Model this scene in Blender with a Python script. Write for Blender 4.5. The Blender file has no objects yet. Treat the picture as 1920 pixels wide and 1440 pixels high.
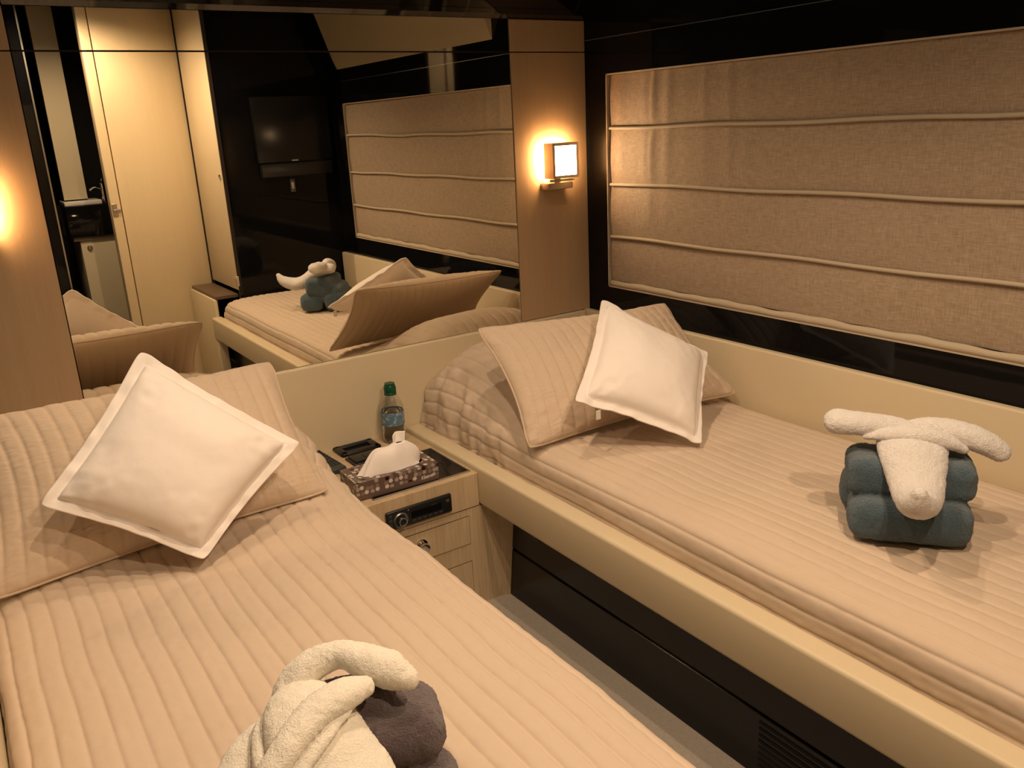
import bpy, bmesh, math, random
import numpy as np
from mathutils import Vector, Matrix, noise

random.seed(7)
sc = bpy.context.scene
C = sc.collection
R = math.radians

# ------------------------------------------------------------ camera, world, lamps, exposure
cam = bpy.data.cameras.new('camera')
cam_o = bpy.data.objects.new('camera', cam)
C.objects.link(cam_o)
cam.sensor_fit = 'HORIZONTAL'
cam.sensor_width = 36.0
cam.lens = 36.0 * 1578.0 / 1920.0
cam.clip_start = 0.02
Rm = [[0.8246207, -0.20574643, 0.52694317], [-0.56362514, -0.21938952, 0.79636357], [-0.04824315, -0.95369631, -0.296877]]
mw = Matrix.Identity(4)
for i in range(3):
    mw[i][0] = Rm[i][0]; mw[i][1] = -Rm[i][1]; mw[i][2] = -Rm[i][2]
mw.translation = Vector((0, -2.2, 1.27))
cam_o.matrix_world = mw
sc.camera = cam_o

wd = bpy.data.worlds.new('world'); sc.world = wd; wd.use_nodes = True
wd.node_tree.nodes['Background'].inputs[0].default_value = (1.0, 0.75, 0.5, 1)
wd.node_tree.nodes['Background'].inputs[1].default_value = 0.02

sc.view_settings.view_transform = 'Standard'
sc.view_settings.look = 'None'
sc.view_settings.gamma = 1.0
sc.view_settings.use_curve_mapping = False
sc.view_settings.exposure = 1.04
cy = sc.cycles
cy.use_denoising = True
cy.sample_clamp_indirect = 4.0
cy.max_bounces = 10
cy.glossy_bounces = 6

WARM = (1.0, 0.72, 0.48)
SCONCE_COL = (1.0, 0.60, 0.27)
# ceiling downlights: x, y, watts, cone
DOWNLIGHTS = [(0.92, -1.72, 13.5, 128), (0.62, -2.22, 19.0, 158), (0.50, -1.15, 12.5, 128), (1.05, -0.78, 7.0, 112), (0.25, -0.72, 5.0, 112)]
CEIL = 1.95

# ------------------------------------------------------------ helpers
def setk(o, **k):
    for a, b in k.items():
        if b is not None: o[a] = b
    return o

def mesh_from(bm, name, smooth=True):
    me = bpy.data.meshes.new(name)
    bm.normal_update(); bm.to_mesh(me); bm.free()
    if smooth:
        for p in me.polygons: p.use_smooth = True
    return me

def obj(name, bm, mat, parent=None, label=None, cat=None, group=None, kind=None, smooth=True, angle=35):
    me = bm if isinstance(bm, bpy.types.Mesh) else mesh_from(bm, name, smooth)
    if mat is not None and len(me.materials) == 0: me.materials.append(mat)
    if smooth and angle:
        try: me.set_sharp_from_angle(angle=R(angle))
        except Exception: pass
    o = bpy.data.objects.new(name, me)
    C.objects.link(o)
    if parent is None:
        n = len(me.vertices); a = np.empty(n*3, 'f'); me.vertices.foreach_get('co', a); a = a.reshape(-1, 3)
        lo, hi = a.min(0), a.max(0)
        base = Vector((float(lo[0]+hi[0])/2, float(lo[1]+hi[1])/2, float(lo[2])))
        me.transform(Matrix.Translation(-base)); o.location = base
    else:
        r = parent; off = Vector((0, 0, 0)); rot = Matrix.Identity(4)
        chain = []
        while r is not None: chain.append(r); r = r.parent
        M = Matrix.Identity(4)
        for q in reversed(chain):
            M = M @ Matrix.LocRotScale(q.location, q.rotation_euler, None)
        me.transform(M.inverted())
        o.parent = parent
    setk(o, label=label, category=cat, group=group, kind=kind)
    return o

def thing(name, label, cat, loc, rotz=0.0, group=None):
    o = bpy.data.objects.new(name, None); C.objects.link(o)
    o.empty_display_size = 0.05
    o.location = loc; o.rotation_euler = (0, 0, rotz)
    setk(o, label=label, category=cat, group=group)
    return o

def struct(name, bm, mat, smooth=True):
    return obj(name, bm, mat, None, kind='structure', smooth=smooth)

def add_box(bm, x0, x1, y0, y1, z0, z1, bev=0.0, seg=2, M=None):
    b = bmesh.new()
    bmesh.ops.create_cube(b, size=1.0)
    S = Matrix.Diagonal((abs(x1-x0), abs(y1-y0), abs(z1-z0), 1))
    T = Matrix.Translation(((x0+x1)/2, (y0+y1)/2, (z0+z1)/2))
    bmesh.ops.transform(b, matrix=T @ S, verts=b.verts)
    if bev > 0:
        bmesh.ops.bevel(b, geom=b.edges[:], offset=bev, segments=seg, profile=0.5, affect='EDGES', clamp_overlap=True)
    if M is not None: bmesh.ops.transform(b, matrix=M, verts=b.verts)
    me = bpy.data.meshes.new('t'); b.to_mesh(me); b.free(); bm.from_mesh(me); bpy.data.meshes.remove(me)
    return bm

def box(x0, x1, y0, y1, z0, z1, bev=0.0, seg=2, M=None):
    return add_box(bmesh.new(), x0, x1, y0, y1, z0, z1, bev, seg, M)

def add_quad(bm, pts):
    bm.faces.new([bm.verts.new(p) for p in pts])

def add_prism(bm, pts, d):
    """closed prism: polygon pts extruded by vector d"""
    a = [bm.verts.new(p) for p in pts]
    b = [bm.verts.new(Vector(p)+Vector(d)) for p in pts]
    n = len(pts)
    bm.faces.new(a); bm.faces.new(b[::-1])
    for i in range(n): bm.faces.new((a[i], b[i], b[(i+1) % n], a[(i+1) % n]))
    bmesh.ops.recalc_face_normals(bm, faces=bm.faces)

def add_sweep(bm, pts, n=20, up=Vector((0, 0, 1)), rings_between=6, cap=True):
    """pts: list of (pos, r_side, r_up[, side_dir]); catmull-rom interpolated, rounded ends"""
    P = [(Vector(p[0]), p[1], p[2]) for p in pts]
    samp = []
    m = len(P)
    for i in range(m-1):
        p0 = P[max(i-1, 0)]; p1 = P[i]; p2 = P[i+1]; p3 = P[min(i+2, m-1)]
        for k in range(rings_between):
            t = k/rings_between
            def cr(a, b, c, d): return 0.5*((2*b)+(-a+c)*t+(2*a-5*b+4*c-d)*t*t+(-a+3*b-3*c+d)*t**3)
            samp.append((cr(p0[0], p1[0], p2[0], p3[0]), cr(p0[1], p1[1], p2[1], p3[1]), cr(p0[2], p1[2], p2[2], p3[2])))
    samp.append(P[-1])
    def dirn(i):
        a = samp[max(i-1, 0)][0]; b = samp[min(i+1, len(samp)-1)][0]
        return (b-a).normalized()
    rings = []
    def ring(c, d, rs, ru):
        s = d.cross(up)
        if s.length < 1e-4: s = d.cross(Vector((0, 1, 0)))
        s.normalize(); u = s.cross(d).normalized()
        return [bm.verts.new(c + s*rs*math.cos(2*math.pi*j/n) + u*ru*math.sin(2*math.pi*j/n)) for j in range(n)]
    if cap:
        c, rs, ru = samp[0]; d = dirn(0); e = min(rs, ru)
        for a in (75, 50, 25): rings.append(ring(c - d*e*math.sin(R(a)), d, rs*math.cos(R(a)), ru*math.cos(R(a))))
    for i, (c, rs, ru) in enumerate(samp): rings.append(ring(c, dirn(i), rs, ru))
    if cap:
        c, rs, ru = samp[-1]; d = dirn(len(samp)-1); e = min(rs, ru)
        for a in (25, 50, 75): rings.append(ring(c + d*e*math.sin(R(a)), d, rs*math.cos(R(a)), ru*math.cos(R(a))))
    for a, b in zip(rings, rings[1:]):
        for j in range(n): bm.faces.new((a[j], a[(j+1) % n], b[(j+1) % n], b[j]))
    bm.faces.new(rings[0][::-1]); bm.faces.new(rings[-1])
    return bm

def add_lathe(bm, prof, c, n=32, M=None):
    """prof: list of (r, z)"""
    vs = []
    for r, z in prof:
        if r < 1e-6: vs.append([bm.verts.new((c[0], c[1], c[2]+z))])
        else: vs.append([bm.verts.new((c[0]+r*math.cos(2*math.pi*j/n), c[1]+r*math.sin(2*math.pi*j/n), c[2]+z)) for j in range(n)])
    for a, b in zip(vs, vs[1:]):
        for j in range(n):
            k = (j+1) % n
            if len(a) == 1 and len(b) == 1: continue
            if len(a) == 1: bm.faces.new((a[0], b[k], b[j]))
            elif len(b) == 1: bm.faces.new((a[j], a[k], b[0]))
            else: bm.faces.new((a[j], a[k], b[k], b[j]))
    bmesh.ops.recalc_face_normals(bm, faces=bm.faces)
    if M is not None:
        bmesh.ops.transform(bm, matrix=M, verts=bm.verts)
    return bm

def grid_mesh(name, V, closed_u=False):
    """V: array (ny, nx, 3) -> mesh"""
    ny, nx, _ = V.shape
    me = bpy.data.meshes.new(name)
    idx = np.arange(ny*nx).reshape(ny, nx)
    q = np.stack([idx[:-1, :-1], idx[:-1, 1:], idx[1:, 1:], idx[1:, :-1]], -1).reshape(-1, 4)
    me.vertices.add(ny*nx); me.vertices.foreach_set('co', V.reshape(-1).astype('f'))
    me.loops.add(len(q)*4); me.loops.foreach_set('vertex_index', q.reshape(-1).astype('i'))
    me.polygons.add(len(q)); me.polygons.foreach_set('loop_start', np.arange(0, len(q)*4, 4, dtype='i'))
    me.polygons.foreach_set('loop_total', np.full(len(q), 4, 'i'))
    me.polygons.foreach_set('use_smooth', np.ones(len(q), bool))
    me.update(calc_edges=True); me.validate()
    return me

def vnoise(shape, cells, seed):
    """smooth value noise on a grid of given shape with (cy, cx) cells"""
    rng = np.random.RandomState(seed)
    cyy, cxx = int(max(2, cells[0])), int(max(2, cells[1]))
    g = rng.rand(cyy+2, cxx+2)*2-1
    y = np.linspace(0, cyy-1e-6, shape[0]); x = np.linspace(0, cxx-1e-6, shape[1])
    yi = y.astype(int); xi = x.astype(int); fy = y-yi; fx = x-xi
    fy = fy*fy*(3-2*fy); fx = fx*fx*(3-2*fx)
    a = g[yi][:, xi]; b = g[yi][:, xi+1]; c = g[yi+1][:, xi]; d = g[yi+1][:, xi+1]
    return (a*(1-fx)+b*fx)*(1-fy)[:, None] + (c*(1-fx)+d*fx)*fy[:, None]

# ------------------------------------------------------------ materials
def mat(name, col, rough=0.6, metal=0.0, spec=0.5, coat=0.0, sheen=0.0, trans=0.0, ior=1.45, emit=None, es=0.0):
    m = bpy.data.materials.new(name); m.use_nodes = True
    b = m.node_tree.nodes['Principled BSDF']
    b.inputs['Base Color'].default_value = (*col, 1)
    b.inputs['Roughness'].default_value = rough
    b.inputs['Metallic'].default_value = metal
    b.inputs['Specular IOR Level'].default_value = spec
    b.inputs['Coat Weight'].default_value = coat
    b.inputs['Sheen Weight'].default_value = sheen
    b.inputs['Transmission Weight'].default_value = trans
    b.inputs['IOR'].default_value = ior
    if emit: 
        b.inputs['Emission Color'].default_value = (*emit, 1); b.inputs['Emission Strength'].default_value = es
    return m

def nodes(m): return m.node_tree.nodes, m.node_tree.links, m.node_tree.nodes['Principled BSDF']

def coords(m, scale=(1, 1, 1), kind='Object'):
    N, L, b = nodes(m)
    tc = N.new('ShaderNodeTexCoord'); mp = N.new('ShaderNodeMapping')
    mp.inputs['Scale'].default_value = scale
    L.new(tc.outputs[kind], mp.inputs[0])
    return mp.outputs[0]

def bump_noise(m, scale=(1, 1, 1), s=200, strength=0.2, dist=0.001, detail=3, col_var=0.0, rough_n=0.5):
    N, L, b = nodes(m)
    v = coords(m, scale)
    n = N.new('ShaderNodeTexNoise'); n.inputs['Scale'].default_value = s; n.inputs['Detail'].default_value = detail
    n.inputs['Roughness'].default_value = rough_n
    L.new(v, n.inputs['Vector'])
    bp = N.new('ShaderNodeBump'); bp.inputs['Strength'].default_value = strength; bp.inputs['Distance'].default_value = dist
    L.new(n.outputs['Fac'], bp.inputs['Height'])
    if b.inputs['Normal'].is_linked:
        L.new(b.inputs['Normal'].links[0].from_socket, bp.inputs['Normal'])
    L.new(bp.outputs[0], b.inputs['Normal'])
    if col_var > 0:
        base = b.inputs['Base Color'].default_value[:3]
        mx = N.new('ShaderNodeMix'); mx.data_type = 'RGBA'
        mx.inputs[6].default_value = (*[c*(1-col_var) for c in base], 1)
        mx.inputs[7].default_value = (*[min(1, c*(1+col_var)) for c in base], 1)
        L.new(n.outputs['Fac'], mx.inputs[0]); L.new(mx.outputs[2], b.inputs['Base Color'])
    return m

M_quilt = bump_noise(mat('quilted cotton', (0.60, 0.485, 0.375), 0.75, sheen=0.15, spec=0.25), s=60, strength=0.35, dist=0.002, detail=4)
bump_noise(M_quilt, s=900, strength=0.15, dist=0.0004)
M_sham = bump_noise(mat('quilted pillow cotton', (0.58, 0.46, 0.345), 0.75, sheen=0.15, spec=0.25), s=70, strength=0.35, dist=0.002, detail=4)
M_white = bump_noise(mat('white cushion cotton', (0.86, 0.80, 0.75), 0.85, sheen=0.1, spec=0.2), s=25, strength=0.35, dist=0.004, detail=3)
bump_noise(M_white, s=1200, strength=0.12, dist=0.0003)
M_tag = mat('woven tag', (0.75, 0.7, 0.62), 0.8)
M_leather = bump_noise(mat('cream leather', (0.66, 0.56, 0.385), 0.42, spec=0.4), s=400, strength=0.08, dist=0.0005)
M_cream = mat('cream lacquer', (0.72, 0.60, 0.40), 0.3, spec=0.4)
M_black = mat('black gloss lacquer', (0.005, 0.005, 0.006), 0.04, spec=0.22)
M_blacksat = mat('black satin panel', (0.010, 0.010, 0.011), 0.22, spec=0.35)
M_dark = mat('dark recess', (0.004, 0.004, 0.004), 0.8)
M_seam = mat('shadow gap', (0.02, 0.012, 0.008), 0.7)
M_chrome = mat('polished chrome', (0.75, 0.75, 0.75), 0.08, metal=1)
M_steel = mat('brushed steel', (0.55, 0.53, 0.5), 0.3, metal=1)
M_nickel = mat('satin nickel', (0.50, 0.42, 0.34), 0.35, metal=1)
M_mirror = mat('mirror glass', (0.90, 0.86, 0.75), 0.0, metal=1)
M_plastic = mat('black plastic', (0.012, 0.012, 0.013), 0.35)
M_rubber = mat('black buttons', (0.03, 0.03, 0.032), 0.55)
M_carpet = bump_noise(mat('carpet pile', (0.42, 0.375, 0.32), 0.95, sheen=0.3, spec=0.1), s=160, strength=0.5, dist=0.003, detail=5, col_var=0.2)
M_glow = mat('lamp diffuser', (1, 0.9, 0.8), 0.5, emit=(1.0, 0.70, 0.42), es=30.0)
M_glowback = mat('lamp opening', (1, 0.9, 0.8), 0.5, emit=SCONCE_COL, es=55.0)
M_lens = mat('downlight lens', (1, 0.95, 0.85), 0.4, emit=(1.0, 0.8, 0.55), es=40.0)
M_wallbath = mat('dim beige panel', (0.50, 0.44, 0.31), 0.5)
M_woodedge = mat('wood edge', (0.12, 0.08, 0.05), 0.4)
M_ceramic = mat('white ceramic', (0.6, 0.58, 0.55), 0.2)

def wood(name, c1, c2, axis='Z', rough=0.4):
    m = mat(name, c1, rough, spec=0.35)
    N, L, b = nodes(m)
    sc_ = {'Z': (1, 1, 0.03), 'X': (0.03, 1, 1), 'Y': (1, 0.03, 1)}[axis]
    v = coords(m, sc_)
    n = N.new('ShaderNodeTexNoise'); n.inputs['Scale'].default_value = 320; n.inputs['Detail'].default_value = 3
    L.new(v, n.inputs['Vector'])
    n2 = N.new('ShaderNodeTexNoise'); n2.inputs['Scale'].default_value = 40; n2.inputs['Detail'].default_value = 2
    L.new(v, n2.inputs['Vector'])
    ad = N.new('ShaderNodeMath'); ad.operation = 'MULTIPLY_ADD'; ad.inputs[1].default_value = 0.45
    L.new(n2.outputs['Fac'], ad.inputs[0]); 
    ml = N.new('ShaderNodeMath'); ml.operation = 'MULTIPLY'; ml.inputs[1].default_value = 0.55
    L.new(n.outputs['Fac'], ml.inputs[0]); L.new(ml.outputs[0], ad.inputs[2])
    cr = N.new('ShaderNodeValToRGB'); cr.color_ramp.elements[0].position = 0.35; cr.color_ramp.elements[1].position = 0.65
    cr.color_ramp.elements[0].color = (*c2, 1); cr.color_ramp.elements[1].color = (*c1, 1)
    L.new(ad.outputs[0], cr.inputs[0]); L.new(cr.outputs[0], b.inputs['Base Color'])
    return m

M_veneer = wood('wall veneer', (0.48, 0.335, 0.20), (0.44, 0.30, 0.175))
M_oak = wood('pale oak veneer', (0.60, 0.47, 0.31), (0.46, 0.34, 0.205))
M_door = wood('cream door veneer', (0.74, 0.61, 0.40), (0.71, 0.58, 0.375))

# roman blind cloth: woven cross hatch, slightly translucent
M_blind = mat('linen blind cloth', (0.40, 0.32, 0.24), 0.9, spec=0.1, sheen=0.1)
N, L, b = nodes(M_blind)
va = coords(M_blind, (1, 1, 0.05)); vb = coords(M_blind, (1, 0.05, 1))
na = N.new('ShaderNodeTexNoise'); na.inputs['Scale'].default_value = 700; L.new(va, na.inputs['Vector'])
nb = N.new('ShaderNodeTexNoise'); nb.inputs['Scale'].default_value = 700; L.new(vb, nb.inputs['Vector'])
ad = N.new('ShaderNodeMath'); ad.operation = 'ADD'; L.new(na.outputs['Fac'], ad.inputs[0]); L.new(nb.outputs['Fac'], ad.inputs[1])
cr = N.new('ShaderNodeValToRGB'); cr.color_ramp.elements[0].position = 0.38; cr.color_ramp.elements[1].position = 0.62
hf = N.new('ShaderNodeMath'); hf.operation = 'MULTIPLY'; hf.inputs[1].default_value = 0.5; L.new(ad.outputs[0], hf.inputs[0])
cr.color_ramp.elements[0].color = (0.30, 0.225, 0.155, 1); cr.color_ramp.elements[1].color = (0.45, 0.35, 0.255, 1)
L.new(hf.outputs[0], cr.inputs[0]); L.new(cr.outputs[0], b.inputs['Base Color'])
bp = N.new('ShaderNodeBump'); bp.inputs['Strength'].default_value = 0.12; bp.inputs['Distance'].default_value = 0.0003
L.new(hf.outputs[0], bp.inputs['Height']); L.new(bp.outputs[0], b.inputs['Normal'])
M_hem = mat('blind lining', (0.50, 0.42, 0.31), 0.85, spec=0.1)

def terry(name, c, s=420, st=1.0, d=0.003):
    m = mat(name, c, 0.95, sheen=0.35, spec=0.05)
    bump_noise(m, s=s, strength=st, dist=d, detail=3, col_var=0.18, rough_n=0.7)
    return m
M_teal = terry('teal towelling', (0.075, 0.125, 0.160), s=330, d=0.006)
M_brown = terry('taupe towelling', (0.125, 0.092, 0.100), s=380, d=0.005)
M_towel = terry('white towelling', (0.88, 0.82, 0.78), s=330, d=0.004)
M_towel_n = terry('ivory towelling', (0.88, 0.81, 0.70), s=420, d=0.002)

# ------------------------------------------------------------ room shell
XR = 1.79          # right wall plane
XL = -0.115        # left wall plane beside the bed
YF = -2.06         # foot wall above the right bed
struct('floor', box(-0.9, 1.9, -3.4, 0.1, -0.04, 0.0), M_carpet)
# head wall
struct('wall_head', box(-0.9, 1.9, 0.012, 0.08, 0.0, 2.0), M_blacksat)
# right wall with a recessed window
bm = bmesh.new()
WY0, WY1, WZ0, WZ1 = -1.90, -0.100, 0.738, 1.397
add_box(bm, XR, XR+0.06, -2.2, 0.012, 0.0, WZ0)
add_box(bm, XR, XR+0.06, -2.2, 0.012, WZ1, 2.0)
add_box(bm, XR, XR+0.06, WY1, 0.012, WZ0, WZ1)
add_box(bm, XR, XR+0.06, -2.2, WY0, WZ0, WZ1)
struct('wall_right', bm, M_black, smooth=False)
bm = bmesh.new()     # cream reveal around the window
t = 0.004; xx = XR+0.045
add_box(bm, XR-0.0005, xx, WY0, WY1, WZ0, WZ0+t)
add_box(bm, XR-0.0005, xx, WY0, WY1, WZ1-t, WZ1)
add_box(bm, XR-0.0005, xx, WY1-t, WY1, WZ0, WZ1)
add_box(bm, XR-0.0005, xx, WY0, WY0+t, WZ0, WZ1)
add_box(bm, xx, xx+0.004, WY0, WY1, WZ0, WZ1)
struct('window_1', bm, M_hem, smooth=False)
struct('wall_left', box(XL-0.05, XL, -2.03, 0.012, 0.0, 2.0), M_black, smooth=False)
bm = bmesh.new()
add_box(bm, -0.9, -0.85, -2.6, -2.03, 0, 2.0); add_box(bm, -0.85, XL-0.05, -2.03, -1.98, 0, 2.0)
struct('wall_entry', bm, M_cream, smooth=False)
# ceiling: gloss fascia rising from the head wall, then flat
bm = bmesh.new()
add_prism(bm, [(-0.9, 0.012, 1.555), (-0.9, -0.03, 1.568), (-0.9, -0.16, 1.64), (-0.9, -0.34, 1.82), (-0.9, -0.46, CEIL), (-0.9, -3.4, CEIL), (-0.9, -3.4, 2.02), (-0.9, 0.012, 2.02)], (2.75, 0, 0))
struct('ceiling', bm, M_black, smooth=False)
# padded cream lining high on the hull side
bm = bmesh.new()
add_prism(bm, [(XR-0.001, -0.52, 1.557), (XR-0.02, -0.52, 1.60), (XR-0.14, -0.52, CEIL-0.001), (XR-0.001, -0.52, CEIL-0.001)], (0, -1.40, 0))
struct('trim_1', bm, mat('tan lining', (0.33, 0.27, 0.175), 0.5), smooth=False)
struct('seam_highlight', box(XR-0.0012, XR, -1.9, -0.005, 1.4995, 1.5010), M_steel, smooth=False)  # thin bright strip added as the highlight along the wall's upper seam
# foot wall, gloss black, above the right bed's foot
struct('wall_foot', box(1.215, XR, YF-0.05, YF, 0.0, CEIL), M_black, smooth=False)
# wall with the cream door, jamb, and opening to the washroom
YA = -2.555
bm = bmesh.new()
add_box(bm, -0.85, 0.50, YA-0.05, YA, 0, 2.0)
struct('wall_rear', bm, M_black, smooth=False)
struct('trim_2', box(0.757, 0.803, YA-0.06, YA+0.012, 0, CEIL, 0.003), M_door)
d1 = struct('door_1', box(0.809, 1.215, YA-0.045, YA, 0.004, CEIL-0.002, 0.004), M_door)
bm = bmesh.new()   # lock plate on the jamb
add_box(bm, 0.760, 0.786, YA+0.008, YA+0.015, 0.905, 0.972, 0.0125, 4)
lk = obj('lock_plate', bm, M_nickel, d1)
obj('latch', box(0.765, 0.800, YA+0.012, YA+0.022, 0.933, 0.943, 0.002), M_steel, lk)
struct('trim_3', box(1.197, 1.213, YA-0.001, YA+0.006, 0.50, CEIL), M_seam)

# wardrobe beside the bed foot: tall door facing the aisle, low side beneath
w = thing('wardrobe', 'tall cream wardrobe seen in the mirror, beside the foot of the right bed', 'wardrobe', (1.2, -2.3, 0))
obj('door', box(1.200, 1.214, -2.535, YF-0.004, 0.525, CEIL-0.003, 0.002), M_cream, w)
obj('edge_strip', box(1.2, 1.216, YF-0.004, YF+0.006, 0.50, CEIL-0.003), M_seam, w, label='dark edge of the wardrobe door')
obj('door_track', box(1.085, 1.199, -2.54, -2.088, 0.490, 0.505), M_woodedge, w, label='brown ledge under the wardrobe door')
obj('side_panel', box(1.075, 1.092, -2.54, -2.088, 0.0, 0.4895, 0.004), M_cream, w)
kb = bmesh.new(); add_lathe(kb, [(0, 0), (0.011, 0), (0.012, 0.004), (0.009, 0.009), (0, 0.010)], (0, 0, 0), 20, Matrix.Translation((1.200, -2.10, 1.085)) @ Matrix.Rotation(R(-90), 4, 'Y'))
obj('push_knob', kb, M_chrome, w)
lp = obj('switch_plate', box(1.188, 1.2, -2.056, -2.036, 0.55, 0.60, 0.002), M_hem, None, 'small pale switch plate low on the wardrobe edge by the bed foot', 'switch plate')
obj('rocker', box(1.186, 1.189, -2.050, -2.042, 0.56, 0.59, 0.001), M_nickel, lp)

# television and wall switch on the foot wall
tv = thing('television', 'flat black television on the gloss foot wall, seen in the mirror', 'television', (1.565, YF, 1.06))
obj('screen', box(1.375, 1.765, YF, YF+0.030, 1.135, 1.445, 0.004), M_blacksat, tv)
obj('speaker_bar', box(1.385, 1.755, YF, YF+0.036, 1.065, 1.128, 0.004), M_plastic, tv)
obj('badge', box(1.545, 1.578, YF+0.030, YF+0.032, 1.137, 1.143), M_steel, tv, label='small silver badge')
sw = obj('light_switch', box(1.530, 1.556, YF, YF+0.008, 0.985, 1.050, 0.003), mat('smoked switch plastic', (0.10, 0.10, 0.09), 0.3), None, 'small grey switch on the foot wall under the television', 'switch')
obj('rocker', box(1.536, 1.550, YF+0.008, YF+0.011, 1.0, 1.035, 0.002), M_steel, sw)

# cream padded ledges along the sides, headboard ledge below the mirror
struct('trim_4', box(1.765, XR, -2.05, 0.011, 0.30, 0.652, 0.006, 3), M_leather)
struct('trim_5', box(XL, -0.070, -2.02, -0.0145, 0.0, 0.652, 0.006, 3), M_leather)
hb = obj('headboard', box(XL+0.002, 1.763, -0.014, 0.011, 0.0, 0.650, 0.006, 3), M_leather, None,
         'cream leather headboard panel running below the mirror behind both beds', 'headboard')

# mirror (large pane and narrow upper strip)
mr = thing('wall_mirror', 'large wall mirror between the two wood panels above the headboard', 'mirror', (0.855, 0.0, 0.652))
obj('mirror_pane', box(0.2125, 1.5045, 0.0, 0.010, 0.6515, 1.4655), M_mirror, mr, smooth=False)
obj('mirror_strip', box(0.2125, 1.5045, 0.0, 0.010, 1.4695, 1.558), M_mirror, mr, smooth=False, label='narrow upper mirror strip')
obj('joint', box(0.2125, 1.5045, 0.003, 0.010, 1.4655, 1.4695), M_seam, mr, smooth=False)
for nm, x0, x1, lb in (('r', 1.507, 1.789, 'right'), ('l', XL+0.001, 0.210, 'left')):
    p = thing('wood_panel', 'pale wood wall panel %s of the mirror, carrying a square sconce' % lb, 'wall panel', ((x0+x1)/2, 0, 0.652))
    obj('lower_board', box(x0, x1, -0.003, 0.010, 0.6515, 1.4660, 0.001, 1), M_veneer, p)
    obj('upper_board', box(x0, x1, -0.003, 0.010, 1.4690, 1.558, 0.001, 1), M_veneer, p)

# ------------------------------------------------------------ sconces
def sconce(cx, label):
    s = thing('wall_sconce', label, 'wall lamp', (cx, -0.003, 1.05), 0, 'square wall sconces')
    w_, z0, z1, y0, y1 = 0.050, 1.096, 1.202, -0.028, -0.072
    f = bmesh.new(); t = 0.009
    add_box(f, cx-w_, cx-w_+0.003, y1, y0, z0, z1); add_box(f, cx+w_-0.003, cx+w_, y1, y0, z0, z1)
    add_box(f, cx-w_+0.003, cx+w_-0.003, y1, y0, z0, z0+0.003); add_box(f, cx-w_+0.003, cx+w_-0.003, y1, y0, z1-0.003, z1)
    # front bezel
    add_box(f, cx-w_, cx-w_+t, y1-0.002, y1, z0, z1); add_box(f, cx+w_-t, cx+w_, y1-0.002, y1, z0, z1)
    add_box(f, cx-w_+t, cx+w_-t, y1-0.002, y1, z0, z0+t); add_box(f, cx-w_+t, cx+w_-t, y1-0.002, y1, z1-t, z1)
    obj('housing', f, M_nickel, s, smooth=False)
    obj('diffuser', box(cx-w_+t-0.002, cx+w_-t+0.002, y1+0.001, y1+0.003, z0+t-0.002, z1-t+0.002), M_glow, s, smooth=False)
    g = box(cx-w_+0.004, cx+w_-0.004, y0-0.006, y0-0.003, z0+0.004, z1-0.004)
    obj('rear_lens', g, M_glowback, s, smooth=False, label='glowing rear opening lighting the wall')
    br = bmesh.new()
    add_box(br, cx-0.050, cx+0.045, -0.050, -0.003, 1.062, 1.082, 0.002)
    add_box(br, cx-0.012, cx+0.012, -0.028, -0.003, 1.082, 1.14)
    obj('bracket', br, M_nickel, s)
    hg = bmesh.new(); add_sweep(hg, [((cx-0.045, -0.052, 1.089), .004, .004), ((cx+0.045, -0.052, 1.089), .004, .004)], 10)
    obj('hinge_rod', hg, M_chrome, s)
    return s
sconce(1.648, 'lit square sconce on the wood panel right of the mirror')
sconce(0.060, 'lit square sconce at the left edge, on the wood panel left of the mirror')

# ------------------------------------------------------------ downlights
for i, (x, y, wt, cone) in enumerate(DOWNLIGHTS):
    dl = thing('downlight', 'small round recessed ceiling downlight', 'ceiling light', (x, y, CEIL-0.006), 0, 'recessed ceiling downlights')
    r = bmesh.new()
    add_lathe(r, [(0.026, 0.006), (0.040, 0.006), (0.041, 0.001), (0.036, -0.002), (0.028, -0.001), (0.026, 0.006)], (x, y, CEIL-0.006), 32)
    obj('ring', r, M_chrome, dl)
    r = bmesh.new(); add_lathe(r, [(0, 0), (0.026, 0), (0.026, 0.004), (0, 0.004)], (x, y, CEIL-0.006), 24)
    obj('lens', r, M_lens, dl)
    ld = bpy.data.lights.new('lamp', 'SPOT'); ld.energy = wt; ld.color = WARM; ld.shadow_soft_size = 0.012
    ld.spot_size = R(cone); ld.spot_blend = 0.7
    lo = bpy.data.objects.new('lamp', ld); C.objects.link(lo); lo.parent = dl; lo.location = (0, 0, -0.016)

# ------------------------------------------------------------ window blind
BX = XR+0.012
bl = thing('roman_blind', 'beige linen roman blind with three ribs covering the window over the right bed', 'blind', (BX, -1.0, 0.75))
ny, nz = 420, 170
ys = np.linspace(WY0+0.012, WY1-0.012, ny); zs = np.linspace(0.757, WZ1-0.004, nz)
Y, Z = np.meshgrid(ys, zs)
ribs = [0.903, 1.068, 1.237]
d = np.zeros_like(Y)
top = np.clip((Z-0.757)/0.64, 0, 1)
near = np.exp(-((Y+0.32)/0.20)**2)
rng = np.random.RandomState(3)
for k in range(26):
    c = rng.uniform(-1.85, -0.12); wv = rng.uniform(0.008, 0.03); a = rng.uniform(0.2, 1.0)
    tilt = rng.uniform(-0.05, 0.05); z0 = rng.uniform(1.0, 1.25)
    amp = (0.0012 + 0.0085*np.exp(-((c+0.34)/0.20)**2))*a
    d += amp*np.exp(-((Y-c-tilt*(Z-1.2))/wv)**2)*np.clip((Z-z0+0.25)/0.3, 0, 1)
d += 0.003*vnoise(Y.shape, (3, 6), 5)
for rz in ribs: d *= 1-0.75*np.exp(-((Z-rz)/0.018)**2)
saw = np.zeros_like(Z)
edges = [0.757]+ribs+[WZ1]
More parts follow.
